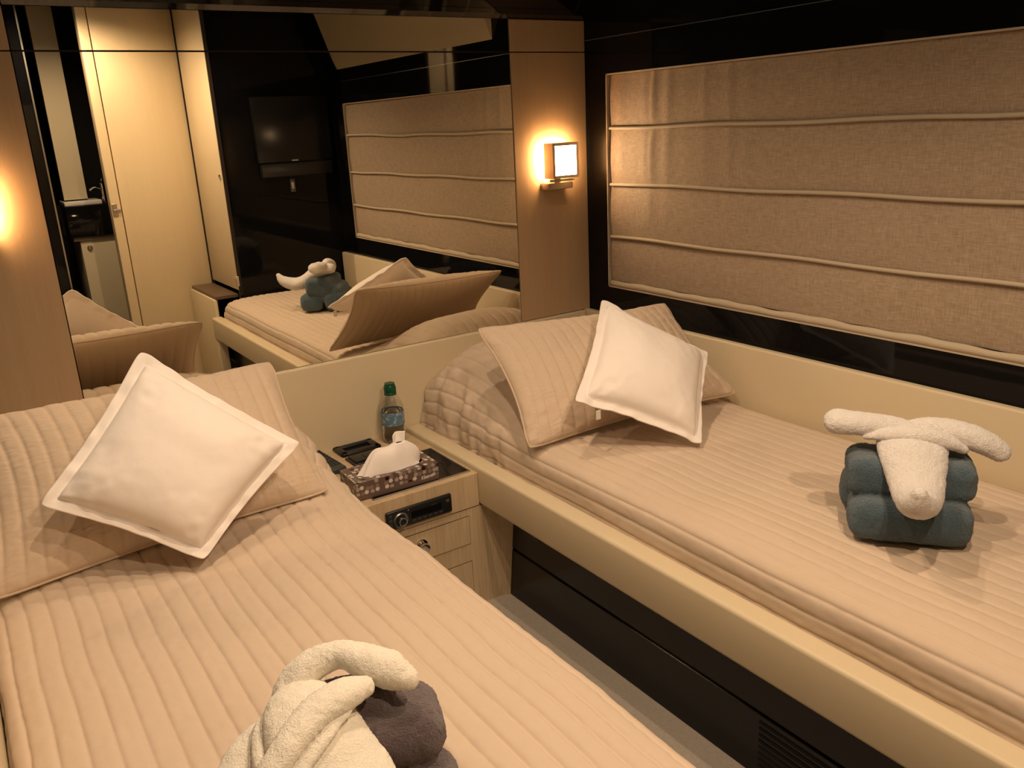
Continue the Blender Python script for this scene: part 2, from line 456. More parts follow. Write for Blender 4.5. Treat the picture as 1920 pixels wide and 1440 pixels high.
for a, b_ in zip(edges, edges[1:]):
    m_ = (Z >= a) & (Z <= b_)
    saw[m_] = 0.005*np.sin(math.pi*(Z[m_]-a)/(b_-a))
X = BX - d - saw
V = np.stack([X, Y, Z + 0.003*np.sin(Y*23)*(Z < 0.76)], -1)
me = grid_mesh('fabric', V)
f = obj('fabric', me, M_blind, bl, angle=None)
so = f.modifiers.new('s', 'SOLIDIFY'); so.thickness = 0.002; so.offset = -1
for rz in ribs:
    bm = bmesh.new()
    pts = []
    for k in range(13):
        y = WY0+0.014 + (WY1-WY0-0.030)*k/12
        pts.append(((BX-0.009, y, rz+0.002*math.sin(k*1.7+rz*9)+ (0.012*max(0, (-y-1.3)/0.6) if rz > 1.2 else 0)), 0.0055, 0.005))
    add_sweep(bm, pts, 12, rings_between=4)
    obj('rib', bm, M_hem, bl)
V = np.zeros((7, 160, 3))
for j_ in range(7):
    for i_ in range(160):
        y_ = WY0+0.010+1.78*i_/159
        V[j_, i_] = (XR+0.006+0.006*math.sin(j_/6*math.pi)*-1+0.001*math.sin(i_*0.31), y_, 0.7425+(0.0165+0.0016*math.sin(i_*0.23)+0.0012*math.sin(i_*0.61))*j_/6)
bm = bmesh.new(); me = grid_mesh('hem', V); bm.from_mesh(me)
o = obj('hem', bm, M_hem, bl, angle=None)
so = o.modifiers.new('s', 'SOLIDIFY'); so.thickness = 0.003

# ------------------------------------------------------------ beds
def smooth01(t): t = np.clip(t, 0, 1); return t*t*(3-2*t)

def quilt(name, x0, x1, y0, y1, ztop_f, zb, p_f, seams_sp, mat_, label, group, foot_r=0.06, seed=1, npx=330, npy=300, amp=0.0028, ctr=0.0, wr=1.0):
    cx = (x0+x1)/2; a = (x1-x0)/2
    ys = np.linspace(y0, y1, npy)
    rows = []
    for y in ys:
        zt = float(ztop_f(y)); p = float(p_f(y))
        dfoot = (y-y0)
        k = 1.0
        if dfoot < foot_r: k = math.sqrt(max(0, 1-((foot_r-dfoot)/foot_r)**2))
        h = (zt-zb)*k
        tt = np.linspace(0, math.pi, 1201)
        u = -np.sign(np.cos(tt))*np.abs(np.cos(tt))**(2/p); w_ = np.abs(np.sin(tt))**(2/p)
        px = cx+a*u; pz = zb+h*w_
        s = np.concatenate([[0], np.cumsum(np.hypot(np.diff(px), np.diff(pz)))])
        smid = np.interp(0.0, px-cx, s)
        S = np.linspace(0, s[-1], npx)
        rx = np.interp(S, s, px); rz = np.interp(S, s, pz)
        rows.append(np.stack([rx, np.full(npx, y), rz, S-smid], -1))
    A = np.stack(rows)
    V = A[..., :3].copy(); S = A[..., 3]
    du = np.gradient(V, axis=1); dv = np.gradient(V, axis=0)
    Nn = np.cross(du, dv); Nn /= (np.linalg.norm(Nn, axis=-1, keepdims=True)+1e-9)
    Nn *= np.sign((Nn[npy//2, npx//2, 2]))
    jit = 0.0025*vnoise(S.shape, (14, 10), seed)
    Lr = (S[:, -1]-S[:, 0])[:, None]; Sn = S*(Lr[npy//3]/Lr)
    ph = (Sn+jit+ctr)/seams_sp
    fr = np.abs(ph-np.round(ph))*2          # 0 at the seam, 1 mid channel
    puff = 1-(1-fr)**4
    puck = vnoise(S.shape, (npy/2.2, (x1-x0+0.2)/seams_sp*1.5), seed+2)*(1-fr)*0.9 + 0.5*vnoise(S.shape, (npy/3.5, 60), seed+7)
    disp = amp*(puff-0.6) + wr*0.0008*puck + wr*0.0022*vnoise(S.shape, (16, 9), seed+4)
    # soft puckers down the sides near the head
    side = smooth01((np.abs(S)-(x1-x0)/2*0.80)/0.05)
    headw = smooth01((V[..., 1]+0.55)/0.15)
    disp += wr*side*headw*(0.006*vnoise(S.shape, (46, 14), seed+9)+0.004*vnoise(S.shape, (90, 22), seed+12))
    V = V + Nn*disp[..., None]
    me = grid_mesh(name, V)
    o = obj(name, me, mat_, None, label, 'bedspread', group, angle=None)
    return o

def zt_right(y):
    pts_y = [-2.1, -0.62, -0.50, -0.40, -0.28, -0.18, -0.09, -0.02]
    pts_z = [0.500, 0.500, 0.520, 0.575, 0.650, 0.672, 0.655, 0.575]
    return np.interp(y, pts_y, pts_z)
def sm(fn, h=0.035):
    return lambda y: sum(fn(y+h*k/4) for k in range(-4, 5))/9
quilt('bedspread', 1.103, 1.762, -2.045, -0.018, sm(zt_right), 0.395, lambda y: 6.5-3.7*smooth01((y+0.62)/0.3), 0.033, M_quilt,
      'beige channel-quilted bedspread on the right bed, under the window', 'quilted bedspreads', seed=11, amp=0.0032, npx=400, npy=400, wr=1.3)
def zt_left(y):
    return np.interp(y, [-2.1, -0.62, -0.45, -0.28, -0.16, -0.02], [0.500, 0.500, 0.535, 0.63, 0.65, 0.57])
quilt('bedspread', -0.068, 0.668, -1.99, -0.018, sm(zt_left), 0.385, lambda y: 6.5-2.5*smooth01((y+0.62)/0.3), 0.0345, M_quilt,
      'beige channel-quilted bedspread on the left bed, in the foreground', 'quilted bedspreads', seed=31, npx=420, npy=420, amp=0.0050, wr=1.8)

# right bed frame
rb = thing('bed_frame', 'cream bed frame of the right bed with padded side rail and black base', 'bed', (1.42, -1.03, 0), 0, 'built-in bed frames')
rail = box(1.050, 1.101, -2.085, -0.016, 0.297, 0.4065, 0.009, 4)
obj('side_rail', rail, M_leather, rb)
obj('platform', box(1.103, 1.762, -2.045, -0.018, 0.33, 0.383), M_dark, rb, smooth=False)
bm = bmesh.new()
add_box(bm, 1.127, 1.15, -2.05, -0.43, 0.0, 0.148, 0.0015, 1)
add_box(bm, 1.127, 1.15, -2.05, -0.43, 0.156, 0.329, 0.0015, 1)
add_box(bm, 1.132, 1.15, -2.05, -0.43, 0.14, 0.16)
bp_ = obj('base_panel', bm, M_blacksat, rb, label='black panel under the side rail')
bm = bmesh.new()
for k in range(9):
    z = 0.132-0.0145*k
    add_box(bm, 1.1258, 1.1275, -1.66, -1.310, z-0.0035, z+0.0035)
obj('vent', bm, M_dark, bp_, smooth=False)
kb = bmesh.new(); add_lathe(kb, [(0, 0), (0.016, 0), (0.016, 0.002), (0.012, 0.003), (0, 0.003)], (0, 0, 0), 24, Matrix.Translation((1.127, -0.575, 0.235)) @ Matrix.Rotation(R(-90), 4, 'Y'))
obj('latch', kb, M_plastic, bp_)
obj('leg', box(1.055, 1.098, -2.084, -2.040, 0.0, 0.2965, 0.004), M_leather, rb)
# left bed frame
lb = thing('bed_frame', 'cream bed frame under the left bedspread', 'bed', (0.33, -1.0, 0), 0, 'built-in bed frames')
obj('side_rail', box(0.670, 0.708, -2.02, -0.016, 0.27, 0.390, 0.009, 4), M_leather, lb)
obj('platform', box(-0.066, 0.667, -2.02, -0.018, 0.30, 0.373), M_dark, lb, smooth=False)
obj('base_panel', box(0.62, 0.64, -2.02, -0.02, 0.0, 0.299), M_blacksat, lb, smooth=False)

# ------------------------------------------------------------ pillows and cushions
def patch(c, u, v, bow=0.0, bowz=None):
    """c: corners TL, TR, BR, BL as arrays; u right, v down in 0..1"""
    TL, TR, BR, BL = [np.array(q, float) for q in c]
    # edges bow inwards between the corners
    du0 = 2*u-1; dv0 = 2*v-1; pull = 1-0.032*(np.abs(du0)*np.abs(dv0))**13
    u = (du0*pull+1)/2; v = (dv0*pull+1)/2
    uu, vv = u[..., None], v[..., None]
    ctr = (TL+TR+BR+BL)/4
    P = TL*(1-uu)*(1-vv)+TR*uu*(1-vv)+BR*uu*vv+BL*(1-uu)*vv
    du = (2*u-1); dv = (2*v-1)
    e1 = (TR-TL+BR-BL)/2; e2 = (BL-TL+BR-TR)/2
    P = P - e1*(bow*du*(1-dv**2))[..., None] - e2*(bow*dv*(1-du**2))[..., None]
    return P

def pillow(name, c, thick, mat_, label, cat, group, flange=0.0, channels=None, n=120, bow=0.06, back=0.5, sag=None, seed=1, piping=False, soft=0.42, wrk=0.002, pexp=2.2):
    u, v = np.meshgrid(np.linspace(0, 1, n), np.linspace(0, 1, n))
    P = patch(c, u, v, bow)
    TL, TR, BR, BL = [np.array(q, float) for q in c]
    nrm = np.cross((TR-TL)+(BR-BL), (BL-TL)+(BR-TR)); nrm /= np.linalg.norm(nrm)
    if nrm[2] < 0: nrm = -nrm       # faces up and out
    U = np.abs(2*u-1); Vv = np.abs(2*v-1)
    f = 1-flange
    uu = np.clip(U/f, 0, 1); v2 = np.clip(Vv/f, 0, 1)
    infl = ((1-uu**pexp)*(1-v2**pexp))**soft
    wob = vnoise(u.shape, (6, 6), seed)*0.06
    top = thick*infl*(1+wob)
    # tension folds running to the corners
    r = np.clip((uu*v2), 0, 1)
    fold = wrk*vnoise(u.shape, (18, 18), seed+3)*np.clip(r*2.2, 0.15, 1.6)
    h = top + fold*(infl > 0.02)
    if channels:
        L_ = np.linalg.norm(TR-TL)
        ph = (u*L_ + 0.004*np.sin(v*5+seed))/channels
        fr = np.abs(ph-np.round(ph))*2
        h = h + 0.0050*(1-(1-fr)**4-0.7)*np.clip(infl*3, 0, 1) + 0.0007*vnoise(u.shape, (n/2.2, n/4), seed+5)
    if flange > 0:
        fl = ((U > f) | (Vv > f))
        wave = 0.0035*vnoise(u.shape, (14, 14), seed+8)
        h = np.where(fl, 0.0016+wave, h+0.0016)
        # stitched groove where the flange starts
        e = np.maximum(U, Vv)
        h -= 0.002*np.exp(-((e-f)/0.012)**2)
        bt = np.where(fl, -0.0016+wave, -0.0016-back*top)
    else:
        bt = -back*top - 0.0006
        edge = (U > 0.9999) | (Vv > 0.9999)
        if channels: 
            bt = bt - 0.0022*(1-(1-fr)**3-0.6)
        h = np.where(edge, 0.0, h); bt = np.where(edge, 0.0, bt)
    def droop(Q):
        if sag is None: return Q
        return sag(Q, u, v)
    F = droop(P + nrm*h[..., None]); B = droop(P + nrm*bt[..., None])
    m1 = grid_mesh(name, F); m2 = grid_mesh('b', B)
    bm = bmesh.new(); bm.from_mesh(m1); bm.from_mesh(m2)
    bpy.data.meshes.remove(m1); bpy.data.meshes.remove(m2)
    if flange > 0:
        bm.verts.ensure_lookup_table()
        ring = [i for i in range(n)]+[n*k+n-1 for k in range(1, n)]+[n*(n-1)+k for k in range(n-2, -1, -1)]+[n*k for k in range(n-2, 0, -1)]
        for a, b_ in zip(ring, ring[1:]+ring[:1]):
            bm.faces.new((bm.verts[a], bm.verts[b_], bm.verts[b_+n*n], bm.verts[a+n*n]))
    else:
        bmesh.ops.remove_doubles(bm, verts=bm.verts, dist=0.00005)
    bmesh.ops.recalc_face_normals(bm, faces=bm.faces)
    o = obj(name, bm, mat_, None, label, cat, group, angle=None)
    if piping:
        pb = bmesh.new()
        seq = [(t_, 0) for t_ in np.linspace(0.01, 0.99, 22)]+[(1, t_) for t_ in np.linspace(0.01, 0.99, 14)]+[(t_, 1) for t_ in np.linspace(0.99, 0.01, 22)]+[(0, t_) for t_ in np.linspace(0.99, 0.01, 14)]
        seq.append(seq[0])
        q = [patch(c, np.array(a), np.array(b_), bow) for a, b_ in seq]
        q = [sag(k_, np.array(a), np.array(b_)) if sag else k_ for k_, (a, b_) in zip(q, seq)]
        add_sweep(pb, [(tuple(k_), 0.0028, 0.0028) for k_ in q], 8, rings_between=3, up=Vector((0.1, 0.3, 1)))
        obj('piping', pb, mat_, o)
    return o

# quilted pillow shams
pillow('pillow', [(1.100, -0.375, 0.765), (1.728, -0.430, 0.742), (1.745, -0.700, 0.520), (1.076, -0.628, 0.507)], 0.068, M_sham,
       'beige quilted pillow leaning at the head of the right bed', 'pillow', 'beige quilted pillows', channels=0.033, bow=0.045, seed=4, piping=True, n=200, soft=0.5, back=0.55)
pillow('pillow', [(-0.066, -0.300, 0.765), (0.590, -0.292, 0.762), (0.600, -0.556, 0.517), (-0.064, -0.600, 0.512)], 0.070, M_sham,
       'beige quilted pillow leaning at the head of the left bed', 'pillow', 'beige quilted pillows', channels=0.034, bow=0.03, seed=9, piping=True, n=200, soft=0.5, back=0.55)
# white flanged cushions (TL, TR, BR, BL of a square standing on its corner)
c1 = pillow('cushion', [(1.134, -0.739, 0.647), (1.383, -0.547, 0.826), (1.608, -0.715, 0.670), (1.400, -0.892, 0.512)], 0.062, M_white,
       'white flanged cushion standing on its corner against the pillow on the right bed', 'cushion', 'white flanged cushions', flange=0.13, bow=0.035, seed=14, n=150, back=0.45)
obj('tag', box(1.175, 1.188, -0.772, -0.770, 0.600, 0.622, M=None), M_tag, c1, label='small white label tag')
pillow('cushion', [(0.046, -0.612, 0.672), (0.282, -0.466, 0.884), (0.528, -0.617, 0.666), (0.282, -0.718, 0.524)], 0.066, M_white,
       'white flanged cushion standing on its corner against the pillow on the left bed', 'cushion', 'white flanged cushions', flange=0.13, bow=0.03, seed=23, n=150, back=0.45)

# ------------------------------------------------------------ nightstand
ns = thing('nightstand', 'pale oak built-in nightstand between the two beds', 'nightstand', (0.9, -0.22, 0))
NX0, NX1, NY = 0.712, 1.0495, -0.427
bm = box(NX0, NX1, NY, -0.0145, 0.2965, 0.390, 0.0012, 1)
obj('top_box', bm, M_oak, ns)
bm = bmesh.new()
add_prism(bm, [(NX0, NY+0.002, 0.0), (1.097, NY+0.002, 0.0), (1.056, NY+0.002, 0.2935), (NX0, NY+0.002, 0.2935)], (0, 0.38, 0))
obj('carcass', bm, M_oak, ns, smooth=False)
bm = bmesh.new()
add_prism(bm, [(1.0565, -0.4252, 0.2935), (1.128, -0.478, 0.2935), (1.128, -0.436, 0.0), (1.0975, -0.4252, 0.0)], (0.0, 0.02, 0))
obj('side_return', bm, M_oak, ns, smooth=False)
for z0, z1, k in ((0.194, 0.273, 0), (0.012, 0.139, 1)):
    g = bmesh.new(); e = 0.0016
    add_box(g, 0.766-e, 1.014+e, NY+0.0012, NY+0.003, z0-e, z1+e)
    dr = obj('drawer', box(0.766, 1.014, NY-0.0002, NY+0.0012, z0, z1), M_oak, ns, smooth=False)
    obj('shadow_gap', g, M_seam, dr, smooth=False)
    zc = (z0+z1)/2+0.004
    kb = bmesh.new()
    add_lathe(kb, [(0, 0), (0.017, 0), (0.017, 0.003), (0.013, 0.004), (0.009, 0.007), (0.009, 0.014), (0.0125, 0.017), (0.0135, 0.022), (0.0115, 0.027), (0, 0.028)],
              (0, 0, 0), 32, Matrix.Translation((0.868, NY, zc)) @ Matrix.Rotation(R(90), 4, 'X'))
    obj('knob', kb, M_chrome, dr)
# black glass inset with a metal rim
gi = thing('glass_tray', 'black glass inset with a thin metal rim, set in the nightstand top', 'tray', (0.9, -0.3, 0.390))
bm = bmesh.new(); x0, x1, y0, y1 = 0.757, 1.040, -0.408, -0.192
for a in ((x0, x1, y0, y0+0.004), (x0, x1, y1-0.004, y1), (x0, x0+0.004, y0, y1), (x1-0.004, x1, y0, y1)):
    add_box(bm, a[0], a[1], a[2], a[3], 0.390, 0.3935, 0.0008, 1)
obj('rim', bm, M_steel, gi)
obj('glass', box(x0+0.004, x1-0.004, y0+0.004, y1-0.004, 0.3901, 0.3915), M_black, gi, smooth=False)

# car-type stereo
st = thing('stereo', 'black car-style stereo set in the nightstand front above the drawers', 'stereo', (0.868, NY, 0.31))
sz0, sz1, sx0, sx1 = 0.3085, 0.3600, 0.774, 0.962
obj('faceplate', box(sx0, sx1, NY-0.010, NY, sz0, sz1, 0.006, 4), M_plastic, st)
kb = bmesh.new()
T = Matrix.Translation((0.812, NY-0.010, 0.331)) @ Matrix.Rotation(R(90), 4, 'X')
add_lathe(kb, [(0.0205, 0), (0.0205, 0.003), (0.0185, 0.005), (0.0135, 0.003), (0.0135, 0.0)], (0, 0, 0), 40, T)
obj('dial_ring', kb, mat('worn silver ring', (0.32, 0.33, 0.33), 0.35, metal=0.9), st)
kb = bmesh.new(); add_lathe(kb, [(0.0125, 0), (0.0125, 0.012), (0.011, 0.014), (0.0065, 0.013), (0.006, 0.012), (0, 0.012)], (0, 0, 0), 40, T)
kn = obj('volume_knob', kb, M_plastic, st)
kb = bmesh.new(); add_lathe(kb, [(0.0108, 0.0138), (0.0108, 0.0150), (0.009, 0.0150), (0.009, 0.0138)], (0, 0, 0), 40, T)
add_lathe(kb, [(0.0105, 0.0), (0.0105, 0.0)], (9, 9, 9), 3)
bmesh.ops.delete(kb, geom=[v_ for v_ in kb.verts if v_.co.length > 5], context='VERTS')
obj('knob_trim', kb, M_chrome, kn)
obj('disc_slot', box(0.845, 0.948, NY-0.0108, NY-0.0098, 0.350, 0.3525), M_dark, st, smooth=False)
obj('display', box(0.842, 0.930, NY-0.0106, NY-0.0098, 0.326, 0.344, 0.0004, 1), M_black, st)
for k in range(6):
    obj('button', box(0.843+0.0155*k, 0.855+0.0155*k, NY-0.0112, NY-0.0098, 0.3155, 0.3215, 0.0006, 1), M_rubber, st)
for k in range(3):
    obj('button', box(0.779, 0.789, NY-0.0112, NY-0.0098, 0.3175+0.0125*k, 0.3265+0.0125*k, 0.0006, 1), M_rubber, st)
obj('button', box(0.944, 0.953, NY-0.0112, NY-0.0098, 0.339, 0.346, 0.0006, 1), M_steel, st, label='small silver eject button')
obj('mark', box(0.900, 0.914, NY-0.0112, NY-0.0104, 0.3455, 0.3468), M_steel, st, smooth=False)
obj('button', box(0.833, 0.837, NY-0.0112, NY-0.0098, 0.3495, 0.3535, 0.0006, 1), M_steel, st, label='small silver button')

# recessed holder and rocker plate on the back of the top
h1 = thing('recessed_handle', 'black recessed pull plate on the nightstand top, by the headboard', 'pull plate', (0.872, -0.053, 0.390))
bm = bmesh.new()
x0, x1, y0, y1 = 0.812, 0.934, -0.092, -0.018
add_box(bm, x0, x1, y0, y0+0.020, 0.3902, 0.4010, 0.005, 3); add_box(bm, x0, x1, y1-0.018, y1, 0.3902, 0.4010, 0.005, 3)
add_box(bm, x0, x0+0.022, y0, y1, 0.3902, 0.4010, 0.005, 3); add_box(bm, x1-0.022, x1, y0, y1, 0.3902, 0.4010, 0.005, 3)
obj('surround', bm, M_plastic, h1)
obj('recess', box(x0+0.012, x1-0.012, y0+0.012, y1-0.012, 0.3902, 0.3925), M_blacksat, h1, smooth=False)
h2 = thing('rocker_switch', 'black two-rocker switch plate in front of the recessed pull plate, behind the tissue box', 'switch', (0.874, -0.14, 0.390))
obj('plate', box(0.812, 0.936, -0.172, -0.106, 0.3902, 0.3960, 0.0028, 3), M_plastic, h2)
obj('rocker', box(0.820, 0.856, -0.166, -0.112, 0.3960, 0.4010, 0.002, 2), M_plastic, h2)
obj('rocker', box(0.858, 0.928, -0.166, -0.112, 0.3960, 0.3995, 0.002, 2), M_plastic, h2)

# remote control
rc = thing('remote_control', 'slim black remote control at the back left corner of the nightstand', 'remote control', (0.757, -0.115, 0.3902), R(2))
MR = Matrix.Translation((0.757, -0.115, 0.390)) @ Matrix.Rotation(R(4), 4, 'Z')
obj('body', box(-0.0225, 0.0225, -0.074, 0.090, 0.0005, 0.017, 0.006, 3, MR), mat('dark grey plastic', (0.045, 0.047, 0.042), 0.4), rc)
for r_ in range(9):
    for c_ in range(4):
        if r_ in (4, 5) and c_ in (1, 2): continue
        x = -0.0142+0.0095*c_; y = 0.078-0.0155*r_
        obj('button', box(x-0.0034, x+0.0034, y-0.0045, y+0.0045, 0.0165, 0.0195, 0.001, 1, MR), M_rubber, rc)
bb = bmesh.new(); add_lathe(bb, [(0, 0.0165), (0.008, 0.0165), (0.008, 0.0195), (0, 0.0198)], (0.0, 0.0085, 0), 20); bmesh.ops.transform(bb, matrix=MR, verts=bb.verts)
obj('navigation_pad', bb, M_rubber, rc)

# water bottle
wb = thing('water_bottle', 'small clear plastic water bottle with a green cap on the nightstand', 'bottle', (0.990, -0.062, 0.3902))
M_pet = mat('clear plastic', (0.93, 0.96, 0.97), 0.05, trans=1.0, ior=1.3)
M_water = mat('water', (0.95, 0.98, 1.0), 0.0, trans=1.0, ior=1.33)
bc = (0.990, -0.062, 0.3902)
prof = [(0, 0.004), (0.012, 0.006), (0.020, 0.001), (0.026, 0.001), (0.0290, 0.006), (0.0295, 0.030), (0.0280, 0.038), (0.0295, 0.046), (0.0285, 0.056), (0.0295, 0.066), (0.0295, 0.100), (0.0285, 0.104), (0.0298, 0.110),
        (0.028, 0.122), (0.023, 0.137), (0.017, 0.149), (0.0125, 0.156), (0.0125, 0.162)]
bm = bmesh.new(); add_lathe(bm, prof+[(0.0117, 0.162), (0.0117, 0.156), (0.0162, 0.1485), (0.0222, 0.1365), (0.0272, 0.1215), (0.0288, 0.1095), (0.0275, 0.104), (0.0287, 0.100), (0.0287, 0.066), (0.0277, 0.056), (0.0287, 0.046), (0.0272, 0.038), (0.0287, 0.030), (0.0282, 0.007), (0.0255, 0.0025), (0.020, 0.0025), (0.012, 0.0075), (0, 0.0055)], bc, 40)
obj('shell', bm, M_pet, wb)
bm = bmesh.new(); add_lathe(bm, [(0, 0.0057), (0.012, 0.0077), (0.020, 0.0027), (0.0255, 0.0027), (0.0280, 0.0071), (0.0285, 0.030), (0.0270, 0.038), (0.0285, 0.046), (0.0275, 0.056), (0.0285, 0.066), (0.0285, 0.098), (0, 0.098)], bc, 40)
obj('water', bm, M_water, wb)
m = mat('blue film label', (0.12, 0.25, 0.36), 0.35)
N, L, b = nodes(m)
v = coords(m, (1, 1, 1.0)); 
wn = N.new('ShaderNodeTexNoise'); wn.inputs['Scale'].default_value = 95; wn.inputs['Detail'].default_value = 1.5; L.new(v, wn.inputs['Vector'])
cr = N.new('ShaderNodeValToRGB'); e = cr.color_ramp.elements; e[0].position = 0.50; e[0].color = (0.11, 0.20, 0.29, 1); e[1].position = 0.60; e[1].color = (0.30, 0.40, 0.46, 1)
L.new(wn.outputs['Fac'], cr.inputs[0]); L.new(cr.outputs[0], b.inputs['Base Color'])
bm = bmesh.new(); add_lathe(bm, [(0.0301, 0.058), (0.0301, 0.100), (0.0305, 0.100), (0.0305, 0.058), (0.0301, 0.058)], bc, 40)
obj('label_band', bm, m, wb, label='blue and white wrap label')
M_green = mat('dark green plastic', (0.005, 0.07, 0.035), 0.3)
bm = bmesh.new(); add_lathe(bm, [(0.0128, 0.150), (0.0158, 0.151), (0.0162, 0.157), (0.0150, 0.159), (0.0158, 0.161), (0.0160, 0.174), (0.0140, 0.180), (0.0130, 0.182), (0.0130, 0.187), (0, 0.188)], bc, 32)
obj('cap', bm, M_green, wb)

for ch in wb.children:
    ch.data.transform(Matrix.Diagonal((1.13, 1.13, 0.95, 1)))
# tissue box
TBW, TBD, TBH = 0.226, 0.112, 0.046
tb = thing('tissue_box', 'brown dotted tissue box with a white tissue pulled up, on the nightstand', 'tissue box', (0.8385, -0.338, 0.392), R(-2.5))
MT = Matrix.Translation((0.8385, -0.338, 0.392)) @ Matrix.Rotation(R(-2.5), 4, 'Z')
m = mat('dotted carton', (0.11, 0.07, 0.055), 0.35, spec=0.5)
N, L, b = nodes(m)
tc = N.new('ShaderNodeTexCoord')
prev = None
# rows of round dots in several tints; a triplanar pick between top (xy) and front (xz)
sep = N.new('ShaderNodeSeparateXYZ'); L.new(tc.outputs['Object'], sep.inputs[0])
geo = N.new('ShaderNodeNewGeometry')
vt = N.new('ShaderNodeVectorTransform'); vt.vector_type = 'NORMAL'; vt.convert_from = 'WORLD'; vt.convert_to = 'OBJECT'; L.new(geo.outputs['True Normal'], vt.inputs[0])
sn = N.new('ShaderNodeSeparateXYZ'); L.new(vt.outputs[0], sn.inputs[0])
ab = N.new('ShaderNodeMath'); ab.operation = 'ABSOLUTE'; L.new(sn.outputs['Z'], ab.inputs[0])
gt = N.new('ShaderNodeMath'); gt.operation = 'GREATER_THAN'; gt.inputs[1].default_value = 0.5; L.new(ab.outputs[0], gt.inputs[0])
c1_ = N.new('ShaderNodeCombineXYZ'); L.new(sep.outputs['X'], c1_.inputs[0]); L.new(sep.outputs['Y'], c1_.inputs[1])
ay = N.new('ShaderNodeMath'); ay.operation = 'ADD'; L.new(sep.outputs['X'], ay.inputs[0]); L.new(sep.outputs['Y'], ay.inputs[1])
c2_ = N.new('ShaderNodeCombineXYZ'); L.new(ay.outputs[0], c2_.inputs[0]); L.new(sep.outputs['Z'], c2_.inputs[1])
mx = N.new('ShaderNodeMix'); mx.data_type = 'VECTOR'; L.new(gt.outputs[0], mx.inputs[0]); L.new(c2_.outputs[0], mx.inputs[4]); L.new(c1_.outputs[0], mx.inputs[5])
vo = N.new('ShaderNodeTexVoronoi'); vo.voronoi_dimensions = '2D'; vo.inputs['Scale'].default_value = 76; vo.inputs['Randomness'].default_value = 0.5
L.new(mx.outputs[1], vo.inputs['Vector'])
ls = N.new('ShaderNodeMath'); ls.operation = 'LESS_THAN'; ls.inputs[1].default_value = 0.42; L.new(vo.outputs['Distance'], ls.inputs[0])
sc3 = N.new('ShaderNodeSeparateColor'); L.new(vo.outputs['Color'], sc3.inputs[0])
pr = N.new('ShaderNodeMath'); pr.operation = 'GREATER_THAN'; pr.inputs[1].default_value = 0.24; L.new(sc3.outputs[0], pr.inputs[0])
zl = N.new('ShaderNodeMath'); zl.operation = 'GREATER_THAN'; zl.inputs[1].default_value = 0.013; L.new(sep.outputs['Z'], zl.inputs[0])
m1 = N.new('ShaderNodeMath'); m1.operation = 'MULTIPLY'; L.new(ls.outputs[0], m1.inputs[0]); L.new(pr.outputs[0], m1.inputs[1])
m2 = N.new('ShaderNodeMath'); m2.operation = 'MULTIPLY'; L.new(m1.outputs[0], m2.inputs[0]); L.new(zl.outputs[0], m2.inputs[1])
cr = N.new('ShaderNodeValToRGB'); cr.color_ramp.interpolation = 'CONSTANT'
e = cr.color_ramp.elements; e[0].position = 0; e[0].color = (0.02, 0.004, 0.004, 1); e[1].position = 0.12; e[1].color = (0.22, 0.16, 0.14, 1)
for p_, c_ in ((0.4, (0.36, 0.30, 0.27, 1)), (0.7, (0.60, 0.54, 0.50, 1))):
    q = e.new(p_); q.color = c_
L.new(sc3.outputs[1], cr.inputs[0])
mc = N.new('ShaderNodeMix'); mc.data_type = 'RGBA'; L.new(m2.outputs[0], mc.inputs[0]); mc.inputs[6].default_value = (0.125, 0.082, 0.066, 1); L.new(cr.outputs[0], mc.inputs[7])
L.new(mc.outputs[2], b.inputs['Base Color'])
bm = bmesh.new()
hx, hy = TBW/2, TBD/2
# walls and floor
add_box(bm, -hx, hx, -hy, -hy+0.001, 0, TBH); add_box(bm, -hx, hx, hy-0.001, hy, 0, TBH)
add_box(bm, -hx, -hx+0.001, -hy+0.001, hy-0.001, 0, TBH); add_box(bm, hx-0.001, hx, -hy+0.001, hy-0.001, 0, TBH); add_box(bm, -hx, hx, -hy, hy, 0, 0.001)
# top with an oval opening
nO = 48; ov = []; ou = []
for k in range(nO):
    a = 2*math.pi*k/nO; cxs, sn_ = math.cos(a), math.sin(a)
    ov.append(bm.verts.new((0.090*math.copysign(abs(cxs)**0.9, cxs), -0.006+0.034*math.copysign(abs(sn_)**0.9, sn_), TBH)))
    tt_ = min(hx/max(abs(cxs), 1e-6), hy/max(abs(sn_), 1e-6)); 
    ou.append(bm.verts.new((cxs*tt_, sn_*tt_, TBH+0.0002)))
for k in range(nO): bm.faces.new((ov[k], ou[k], ou[(k+1) % nO], ov[(k+1) % nO]))
bmesh.ops.transform(bm, matrix=MT, verts=bm.verts)
obj('carton', bm, m, tb, smooth=False)
# tissue plume
M_tis = mat('tissue paper', (0.88, 0.83, 0.79), 0.9, spec=0.1)
nu, nv = 64, 30
V = np.zeros((nv, nu, 3))
for j in range(nv):
    t_ = j/(nv-1)
    for i in range(nu):
        a = 2*math.pi*i/nu*1.0
        rx = 0.086*(1-t_)**0.85+0.014*t_ + 0.006*math.sin(math.pi*t_)
        ry = 0.030*(1-t_)**0.8+0.008*t_
        h = 0.002 + 0.066*t_**1.25
        cx_ = 0.026*smooth01(t_*1.2); 
        wv_ = 1+0.10*t_*math.sin(3*a+1)+0.05*math.sin(7*a+4*t_)
        xx_ = cx_+rx*math.cos(a)*wv_; yy_ = -0.006+ry*math.sin(a)*wv_
        # the long left shoulder keeps its height
        h2 = h + 0.026*math.exp(-((xx_+0.035)/0.04)**2)*math.sin(math.pi*min(1, t_*1.1))
        V[j, i] = (xx_+0.006*t_, yy_, TBH-0.004+h2)
V[-1, :, :] = V[-2, :, :]*0.5+V[-2].mean(0)*0.5
V = np.concatenate([V, V[:, :1]], 1)
me = grid_mesh('tissue', V); me.transform(MT)
obj('tissue', me, M_tis, tb, angle=None)
